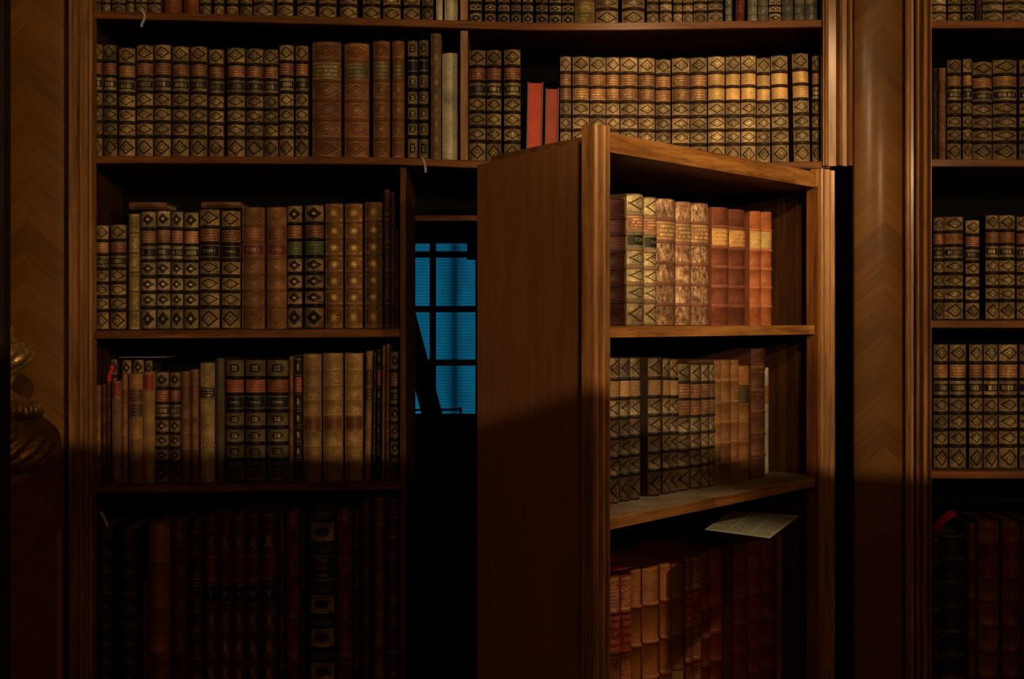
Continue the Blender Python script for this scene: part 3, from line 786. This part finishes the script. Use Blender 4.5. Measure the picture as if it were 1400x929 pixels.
row([(766,781,76,'gr'),(783,806,76,'gr'),(807,828.5,77,'gr'),(829,847.5,77,'gr'),(848.5,872.5,77,'gr'),(873.5,896,78,'gr'),(897,917.5,80,'gr'),
 (919.5,944,78,'gr'),(944.8,967.5,77.5,'gr'),(969,992,76,'gy'),(993,1013,76,'gy'),(1014,1034.5,75,'gy'),(1035.5,1054,78,'gy'),(1057,1080,75,'gy',{'tilt':-0.8}),(1087,1109,72,'gy',{'tilt':-1.2}),(1111,1123,75,'gb')],
 'A', 'second shelf above the door', 'books on the long second shelf')
# two books shelved with their red fore-edges outward
for px0, px1, yt, tl, lab in ((719,742.5,112,1.2,'taller book shelved backwards showing its bright red page edges'), (744.5,765,120,0.8,'shorter book shelved backwards showing its dull red page edges')):
    Y = YF+22; q = Y/YF; zb = poly_z(SH['A'], (px0+px1)/2)+0.5; h = (440-yt)*q-zb
    P, w, loc = main_frame(px0, px1-2, zb, Y, tl); root = thing('book', lab, 'book', loc, 'books on the long second shelf')
    mb = MB(); d = 80
    for sg in (-1, 1):
        a, b = sg*w/2, sg*(w/2-1.6)
        mb.hexa([P(a,0,0),P(b,0,0),P(b,d,0),P(a,d,0),P(a,0,h),P(b,0,h),P(b,d,h),P(a,d,h)])
    build('boards', mb, leather((0.10,0.03,0.016)), root)
    mb = MB(); a = w/2-1.7
    NP = 8
    for z0, z1 in ((1.5, h-1.5),):
        A = []
        for i in range(NP+1):
            s = -a+2*a*i/NP; tt = 2.0+1.5*(1-(s/a)**2)
            A.append(mb.add([P(s,tt,z0),P(s,tt,z1),P(s,d-4,z1),P(s,d-4,z0)]))
        for p_, q_ in zip(A, A[1:]):
            for k_ in range(4): mb.face((p_+k_, p_+(k_+1)%4, q_+(k_+1)%4, q_+k_))
        mb.face([A[0]+k_ for k_ in range(4)]); mb.face([A[-1]+k_ for k_ in range(4)])
    build('page_block', mb, pages_mat((0.38,0.065,0.032) if yt < 115 else (0.27,0.06,0.035)), root)
    mb = MB(); mb.hexa([P(-w/2+1.6,d-3,0),P(w/2-1.6,d-3,0),P(w/2-1.6,d,0),P(-w/2+1.6,d,0),P(-w/2+1.6,d-3,h),P(w/2-1.6,d-3,h),P(w/2-1.6,d,h),P(-w/2+1.6,d,h)])
    build('spine', mb, leather((0.10,0.03,0.016)), root)
# --- upper shelf of the left bay
row([(129.5,147.5,307,'gb'),(149.5,171,306,'gl',{'look':'short dim calf book'}),(175,190,292,'gt'),(191.5,212,288,'lf'),(213,232,287,'lf'),(233,249.5,288,'lf'),(250.5,270.5,289,'lf'),
 (271.5,299,285,'gl',TX(2,'TOM I')),(301.5,327.5,287,'gl',TX(2,'TOM II')),(329.5,360,283,'dm',{**TX(2,'TOM. I'),'look':'broadest tan-brown book, red label'}),(364,391,283,'dm',TX(2,'TOM. II')),(391.8,412.5,280,'fl'),(415.5,442,279,'fl'),
 (444,468,278,'st'),(471,495,278,'st'),(498,522,276,'st'),(525,532.5,258,'sd'),(533.5,540,262,'sd'),(541,546,313,'sr')],
 'B', 'upper shelf, left bay', 'books on the upper shelf of the left bay')
# --- middle shelf of the left bay
row([(129.5,137.5,527,'sl',{'d':80}),(139,144.5,525,'sr',{'d':80}),(145.5,151,522,'sd',{'d':80}),(152.5,164.5,521,'tl',{'d':80}),(166,174,512,'sl',{'d':80}),(175.5,194,511,'tb',{'d':80}),(195,210,509,'tl',{'d':80,'look':'tan book, torn pale head'}),
 (211.5,230,508,'cz',{'d':80}),(231,246,508,'cz',{'d':80}),(247,259,508,'sl'),(260.5,271,505,'sl'),(272.5,293,496,'di'),(295,306.5,490,'dg'),(307.8,332.5,491,'cr',TX(2,'TOM. I')),(334,362,491,'cr',TX(2,'TOM. II')),(364,394,491,'cr',TX(2,'TOM.III')),
 (395,400.8,487,'sl'),(402,412.5,489,'sk'),(414,438.5,484,'tn'),(441,468,483,'tn'),(471,495.5,483,'tn'),(498,506.5,480,'tb',{'tilt':0.9}),(508.8,512.5,482,'sd',{'tilt':0.7}),(514,519.5,477,'sk',{'tilt':0.5}),(521.5,525.5,472,'sl',{'tilt':0.4}),(527,531.5,470,'sl',{'tilt':0.3}),(533,546.3,480,'cz',{'look':'dark gilt lozenge book'})],
 'C', 'middle shelf, left bay', 'books on the middle shelf of the left bay')
row([(151,160,490,'cz',{'y':0,'d':55}),(166,179,491,'cz',{'y':0,'d':55}),(181,196,490,'cz',{'y':0,'d':55}),(198,208,492,'cz',{'y':0,'d':55})], 'C', 'back row of middle shelf', 'books in the back row of the middle shelf', y_off=112)
# --- bottom shelf of the left bay
row([(129,153,721,'pb'),(161,187,723,'pb'),(195,200.5,795,'sr'),(202,230,715,'ob'),(232,255,714,'dk'),(258,276,711,'dn'),
 (278.5,297,705,'d5',TX(3,'I')),(298.5,316,704,'d5',TX(3,'II')),(317,335,704,'d5',TX(3,'III')),(336.5,354,704,'d5',TX(3,'IV')),(357,377.5,702,'d5',TX(3,'V')),(381.5,388,702,'sr'),(391,409,700,'dr'),(411.5,417,700,'sd'),
 (422,458,698,'pn',TX(3,'CELEB','AD REI','VIRIBU')),(461,480.5,697,'dr',{'look':'maroon book with gilt lettering'}),(484,491,695,'sd'),(494,506.5,686,'sr',{'look':'medium dark red book'}),(511,525,680,'sl',{'look':'tall tan-and-red book'}),(529,546,681,'dn')],
 'D', 'bottom shelf, left bay', 'books on the bottom shelf of the left bay')
# --- right bookcase
row([(1275,1295.5,-50,'gy'),(1297.5,1315,-52,'gb'),(1317,1334,-52,'gx'),(1335,1344,-60,'sd'),(1346.5,1374,-60,'gy'),(1376,1404,-60,'gy')], 'R0', 'topmost shelf, right bookcase', 'books in the right bookcase')
row([(1275,1283.5,92,'sd'),(1284.5,1294,92,'sl'),(1296.5,1316,80,'gb'),(1317.5,1330,79,'gb'),(1332,1359,83,'gb'),(1360,1393,80,'gb'),(1396,1420,80,'gb')], 'R1', 'second shelf, right bookcase', 'books in the right bookcase')
row([(1277.5,1291.5,296,'gl'),(1293,1319.5,295,'gl'),(1321.5,1341,300,'gl'),(1349,1367,293,'gl'),(1367.8,1390,293,'gl'),(1392,1412,295,'gl')], 'R2', 'third shelf, right bookcase', 'books in the right bookcase')
row([(1278,1298,470,'gb'),(1300,1323,470,'gb'),(1326.5,1345,470,'gb'),(1346.5,1366,470,'gb'),(1368,1394,470,'gb'),(1396,1416,470,'gb')], 'R3', 'fourth shelf, right bookcase', 'books in the right bookcase')
row([(1273.5,1285.5,735,'kb'),(1287,1322,730,'kb',{'look':'wide black book with faint lettering'}),(1324,1335,715,'sr'),(1339,1369,712,'rf'),(1371.5,1398,712,'rf'),(1400,1425,712,'rf')], 'R4', 'lowest shelf, right bookcase', 'books in the right bookcase')

# --- books on the open door
def door_L(px, b):
    c = px-700
    return ((HX-sth*b)*YF - c*(HY+cth*b)) / (cth*YF - c*sth)
def drow(items, zshelf, phrase, group, b0=62):
    for i, it in enumerate(items):
        px0, px1, yt, kd = it[:4]; opt = it[4] if len(it) > 4 else {}
        b = b0 + opt.get('b', 0)
        L0, L1 = door_L(px0, b0), max(door_L(px1, b0), 21.5)      # L0 nearer the free edge
        Lc = (L0+L1)/2; w = abs(L0-L1)-0.6
        X_, Y_, _ = D(Lc, b, 0); zt = (440-yt)*Y_/YF; zb = zshelf+0.4; h = zt-zb
        d = opt.get('d', min(112, h*0.75))
        # s grows to the right in the photo, that is towards the hinge
        P = (lambda Lc, b, zb: lambda s, t, z: D(Lc-s, b+t, zb+z))(Lc, b, zb)
        lab = opt.get('label') or f"{opt.get('look', LOOK[kd])}, {ORD[i]} {NL} {phrase}"
        book(P, w, h, d, kd, lab, group, D(Lc, b+20, zb), opt.get('text'))
drow([(839,862.5,272,'em'),(864.5,886.5,265,'gd',TX(2,'TOM. I')),(887.2,903.5,270,'gd',TX(2,'TOM. II')),(904.5,930.5,272,'mo'),(931,951.5,276,'mo'),(952.2,976,278,'mo',{'look':'smoother light-brown folio'}),
 (980,1002.5,284,'mr'),(1003.2,1026,287,'mr'),(1032,1046,289,'mt'),(1047,1060,290,'mt')], ZS1, "open door's upper shelf", 'books on the upper shelf of the open door')
drow([(836.5,852,488,'e2'),(852.8,866,488,'e2'),(866.8,880,488,'e2'),(893,909.5,488,'e2'),(910.2,920,489,'e2'),(920.6,931,490,'e2'),(932,949,496,'e3'),(950,962.5,497,'e3'),(963.2,972.5,497,'e3'),(973,979.5,497,'e3'),
 (980.2,989,493,'es'),(991,1003,492,'es'),(1004,1014,492,'es'),(1016,1029,500,'et'),(1034,1052.5,476,'er'),(1053.4,1064,503,'cm',{'b':10})], ZS2, "open door's middle shelf", 'books on the middle shelf of the open door')
drow([(837,853.5,788,'rg'),(854,867.5,787,'rg'),(868,880.5,780,'ot',{'look':'narrow orange-tan calf folio'}),(886,907,777,'ot'),(908,921,772,'ot'),(925,940,771,'or'),(941,951,762,'rg'),(951.6,963,760,'rg'),
 (963.6,976,755,'rd'),(978,993,748,'rd'),(995,1008,744,'rp'),(1010,1029,742,'rd'),(1030,1048.5,738,'rd'),(1049,1065.5,737,'rd'),(1066.3,1073.6,731,'bo')], ZS3, "open door's lowest shelf", 'books on the lowest shelf of the open door')

# ------------------------------------------------------------------ loose slips, ribbons and sheets
def paper(c, rough=0.8):
    t = NT('paper'); n = t.noise(t.coord('Object'), 60.0, 3); return t.surf(t.scale(c, n*0.6+0.7), rough)
def strip(name, pts, wv, mat, label, cat, group=None, th=0.25):
    """a thin ribbon along pts (units), wv: half width vector"""
    mb = MB(); R = []
    for k, p in enumerate(pts):
        p = Vector(p); w_ = Vector(wv)
        t = (Vector(pts[min(k+1,len(pts)-1)])-Vector(pts[max(k-1,0)])).normalized(); nn = t.cross(w_).normalized()*th
        R.append(mb.add([tuple(p-w_-nn), tuple(p+w_-nn), tuple(p+w_+nn), tuple(p-w_+nn)]))
    for a, b in zip(R, R[1:]):
        for k in range(4): mb.face((a+k, a+(k+1)%4, b+(k+1)%4, b+k))
    mb.face([R[0]+k for k in range(4)]); mb.face([R[-1]+k for k in range(4)])
    return tag(build(name, mb, mat), label, cat, group)
def fp(px, py, Y): return ((px-700)*Y/YF, Y, (440-py)*Y/YF)
PW, PGN, PRD, PPK = paper((0.6,0.55,0.45)), paper((0.30,0.30,0.17)), paper((0.55,0.03,0.03)), paper((0.85,0.10,0.11))
strip('paper_bookmark', [fp(192,12.6,1886),fp(194.5,14.5,1882.5),fp(198,20,1882),fp(197,27,1882),fp(194,33,1882),fp(193.5,37,1882)], (1.6,0,0), PGN, 'pale curled paper slip hanging over the topmost shelf edge at left', 'bookmark')
strip('paper_bookmark', [fp(577,214.8,1886),fp(578.5,217,1882.5),fp(580.5,224,1882),fp(582,231,1882),fp(582,236,1882)], (1.5,0,0), PGN, 'greenish paper slip hanging over the second shelf above the dark opening', 'bookmark')
strip('paper_bookmark', [fp(148,722,1930),fp(145,714,1928),fp(141,706,1925),fp(137.5,700,1922)], (1.8,0,0), PW, 'white paper slip rising from a black book, bottom left shelf', 'bookmark')
strip('ribbon_bookmark', [fp(149.5,523,1930),fp(149.5,517,1926),fp(151,510,1922),fp(154,504,1918),fp(153,500,1916)], (2.6,0,0), PRD, 'crumpled red ribbon above slim books, middle shelf of left bay', 'bookmark')
strip('ribbon_bookmark', [fp(1279,736,1930),fp(1280,726,1918),fp(1284,717,1908),fp(1292,709,1900),fp(1301,703,1896),fp(1306,701.5,1895)], (3.5,-2,-3.5), PRD, 'red flag-like bookmark curling above a black folio, right bookcase', 'bookmark')
# pale sheet lying on the back row of the middle shelf
mb = MB(); zc = (440-490)*1992/YF
mb.hexa([(-572+8,1975,zc+1.2),(-497,1975,zc+1.2),(-497,2045,zc+1.2),(-572+8,2045,zc+1.2),(-564,1975,zc+2.2),(-497,1975,zc+2.2),(-497,2045,zc+2.2),(-564,2045,zc+2.2)])
tag(build('paper_sheet', mb, paper((0.2,0.18,0.14))), 'pale sheet lying on the back row, middle shelf of left bay', 'paper')
# flat books lying on the upper shelf row
for px0, px1, y0, y1, lab in ((176,228,276.5,286.2,'brown book lying flat on the row, upper shelf of left bay'), (275,330,276,284.2,'second brown book lying flat beside the first, upper left bay')):
    Y = YF+44; q = Y/YF; x0, x1 = (px0-700)*q, (px1-700)*q; z0, z1 = (440-y1)*q, (440-y0)*q
    P = (lambda x0, z0, z1, Y: lambda s, t, z: (x0+z, Y+t, (z0+z1)/2+s))(x0, z0, z1, Y)
    book(P, z1-z0, x1-x0, 70, 'bo', lab, 'books on the upper shelf of the left bay', ((x0+x1)/2, Y+20, z0))
# pink slip and printed sheet on the open door's lowest row
L_ = door_L(846, 60)
pz = (440-787)*D(L_,62,0)[1]/YF
strip('paper_bookmark', [D(door_L(836,66)+8,72,pz+7), D(door_L(846,66),70,pz+5.5), D(door_L(858,66),72,pz+4.0), D(door_L(868,66),76,pz+2.5)], (-sth*7*-1, cth*-7, 0), PPK, 'pinkish red slip lying on red folios, open door lowest shelf', 'bookmark')
def newsprint():
    t = NT('printed_sheet'); u, v, _ = t.xyz(t.coord('UV')); o = t.coord('Object')
    rowi = (v*26.0); let = t.noise(t.comb(u*70.0, rowi.floor()*5.1, 0.0), 1.0, 1)
    colm = ((u*3.0).frac()-0.5).abs().lt(0.45)
    ink = let.step(0.40, 0.5)*rowi.frac().band(0.2, 0.75, 0.1)*colm*(v-0.5).abs().lt(0.44)*(u-0.5).abs().lt(0.46)
    n = t.noise(o, 30, 3)
    return t.surf(t.scale(t.mix((0.40,0.42,0.31), (0.10,0.11,0.08), ink), n*0.5+0.75), 0.8)
def sheet():
    def pt(px, py, z):
        Y = z*YF/(440-py); return ((px-700)*Y/YF, Y, z)
    # the sheet lies on the tallest folios: corners read off the photo at the height of their tops
    z = -248.5
    a, b = Vector(pt(1052,737,z)), Vector(pt(1093,706,z)); c, d = Vector(pt(1000,701,z)), Vector(pt(963,727,z))
    mb = MB(); n = 8; G = []
    for lay, zz in ((0, 0.0), (1, 0.5)):
        for i in range(n+1):
            for j in range(n+1):
                s, t_ = i/n, j/n; p = (d*(1-s)+a*s)*(1-t_) + (c*(1-s)+b*s)*t_
                G.append((p.x, p.y, p.z + zz + 1.0*math.sin(s*3.1)*math.sin(t_*3.1) + (1-s)*1.5))
    b0 = mb.add(G); N = (n+1)*(n+1)
    for lay in (0, 1):
        for i in range(n):
            for j in range(n):
                k_ = b0+lay*N+i*(n+1)+j; q = (k_, k_+n+1, k_+n+2, k_+1)
                uv = ((i/n,j/n),((i+1)/n,j/n),((i+1)/n,(j+1)/n),(i/n,(j+1)/n))
                mb.face(q, 0, uv, True)
    return tag(build('printed_sheet', mb, newsprint(), None, 0, False), 'greenish printed sheet lying on the red folios, open door lowest shelf', 'paper')
sheet()

# ------------------------------------------------------------------ camera, light, world
cam = bpy.data.cameras.new('camera'); co = bpy.data.objects.new('camera', cam); COL.objects.link(co); scn.camera = co
co.location = (0, 0, EYE); co.rotation_euler = (math.pi/2, 0, 0)
cam.sensor_width = 36; cam.lens = 36*1880/1400; cam.shift_y = -24.5/1400; cam.clip_end = 60
def spot(name, p, target=None, direction=None, energy=100, col=(1,.74,.42), size=60, blend=0.3, rad=0.05):
    l = bpy.data.lights.new(name, 'SPOT'); l.energy = energy; l.color = col; l.spot_size = math.radians(size); l.spot_blend = blend; l.shadow_soft_size = rad
    o = bpy.data.objects.new(name, l); COL.objects.link(o); o.location = W(p)
    dv = (W(target)-W(p)) if target else Vector(direction)
    o.rotation_euler = dv.to_track_quat('-Z', 'Y').to_euler(); return o
# room light whose shade cuts it off below an almost level plane
yl, xl = -1700.0, 620.0
zl = -72 - 0.281*(yl-1430) - 0.039*(xl-85)
spot('shaded_lamp', (xl, yl, zl), direction=(0.039, 0.281, 1.0), energy=310, size=180, blend=0.003, rad=0.02)
xr_, yr_ = 1250.0, -650.0
spot('shaded_lamp', (xr_, yr_, -72 - 0.281*(yr_-1430) - 0.039*(xr_-85)), direction=(0.039, 0.281, 1.0), energy=165, size=180, blend=0.003, rad=0.02)
spot('door_spot', (330, -350, 820), target=(255, 1760, 225), energy=340, size=16, blend=0.8, rad=0.04)  # unseen spotlight, added to brighten the door and upper right books
spot('shelf_spot', D(330, -520, 330), target=D(470, 30, -300), energy=20, size=42, blend=0.9, rad=0.02)  # added unseen spot, well below the ceiling, for the door's lower shelves
def point(name, p, e, col, rad):
    l = bpy.data.lights.new(name, 'POINT'); l.energy = e; l.color = col; l.shadow_soft_size = rad
    o = bpy.data.objects.new(name, l); COL.objects.link(o); o.location = W(p); return o
point('fill_light', (500, -1200, 500), 33, (1, 0.45, 0.2), 0.4)  # added warm fill that keeps the lower shelves visible; no fixture there
w = bpy.data.worlds.new('dusk'); scn.world = w; w.use_nodes = True
w.node_tree.nodes['Background'].inputs[0].default_value = (0.02, 0.20, 0.26, 1); w.node_tree.nodes['Background'].inputs[1].default_value = 0.85
scn.view_settings.view_transform = 'Standard'; scn.view_settings.look = 'None'; scn.view_settings.gamma = 0.86; scn.view_settings.exposure = 0.35
scn.cycles.use_denoising = True
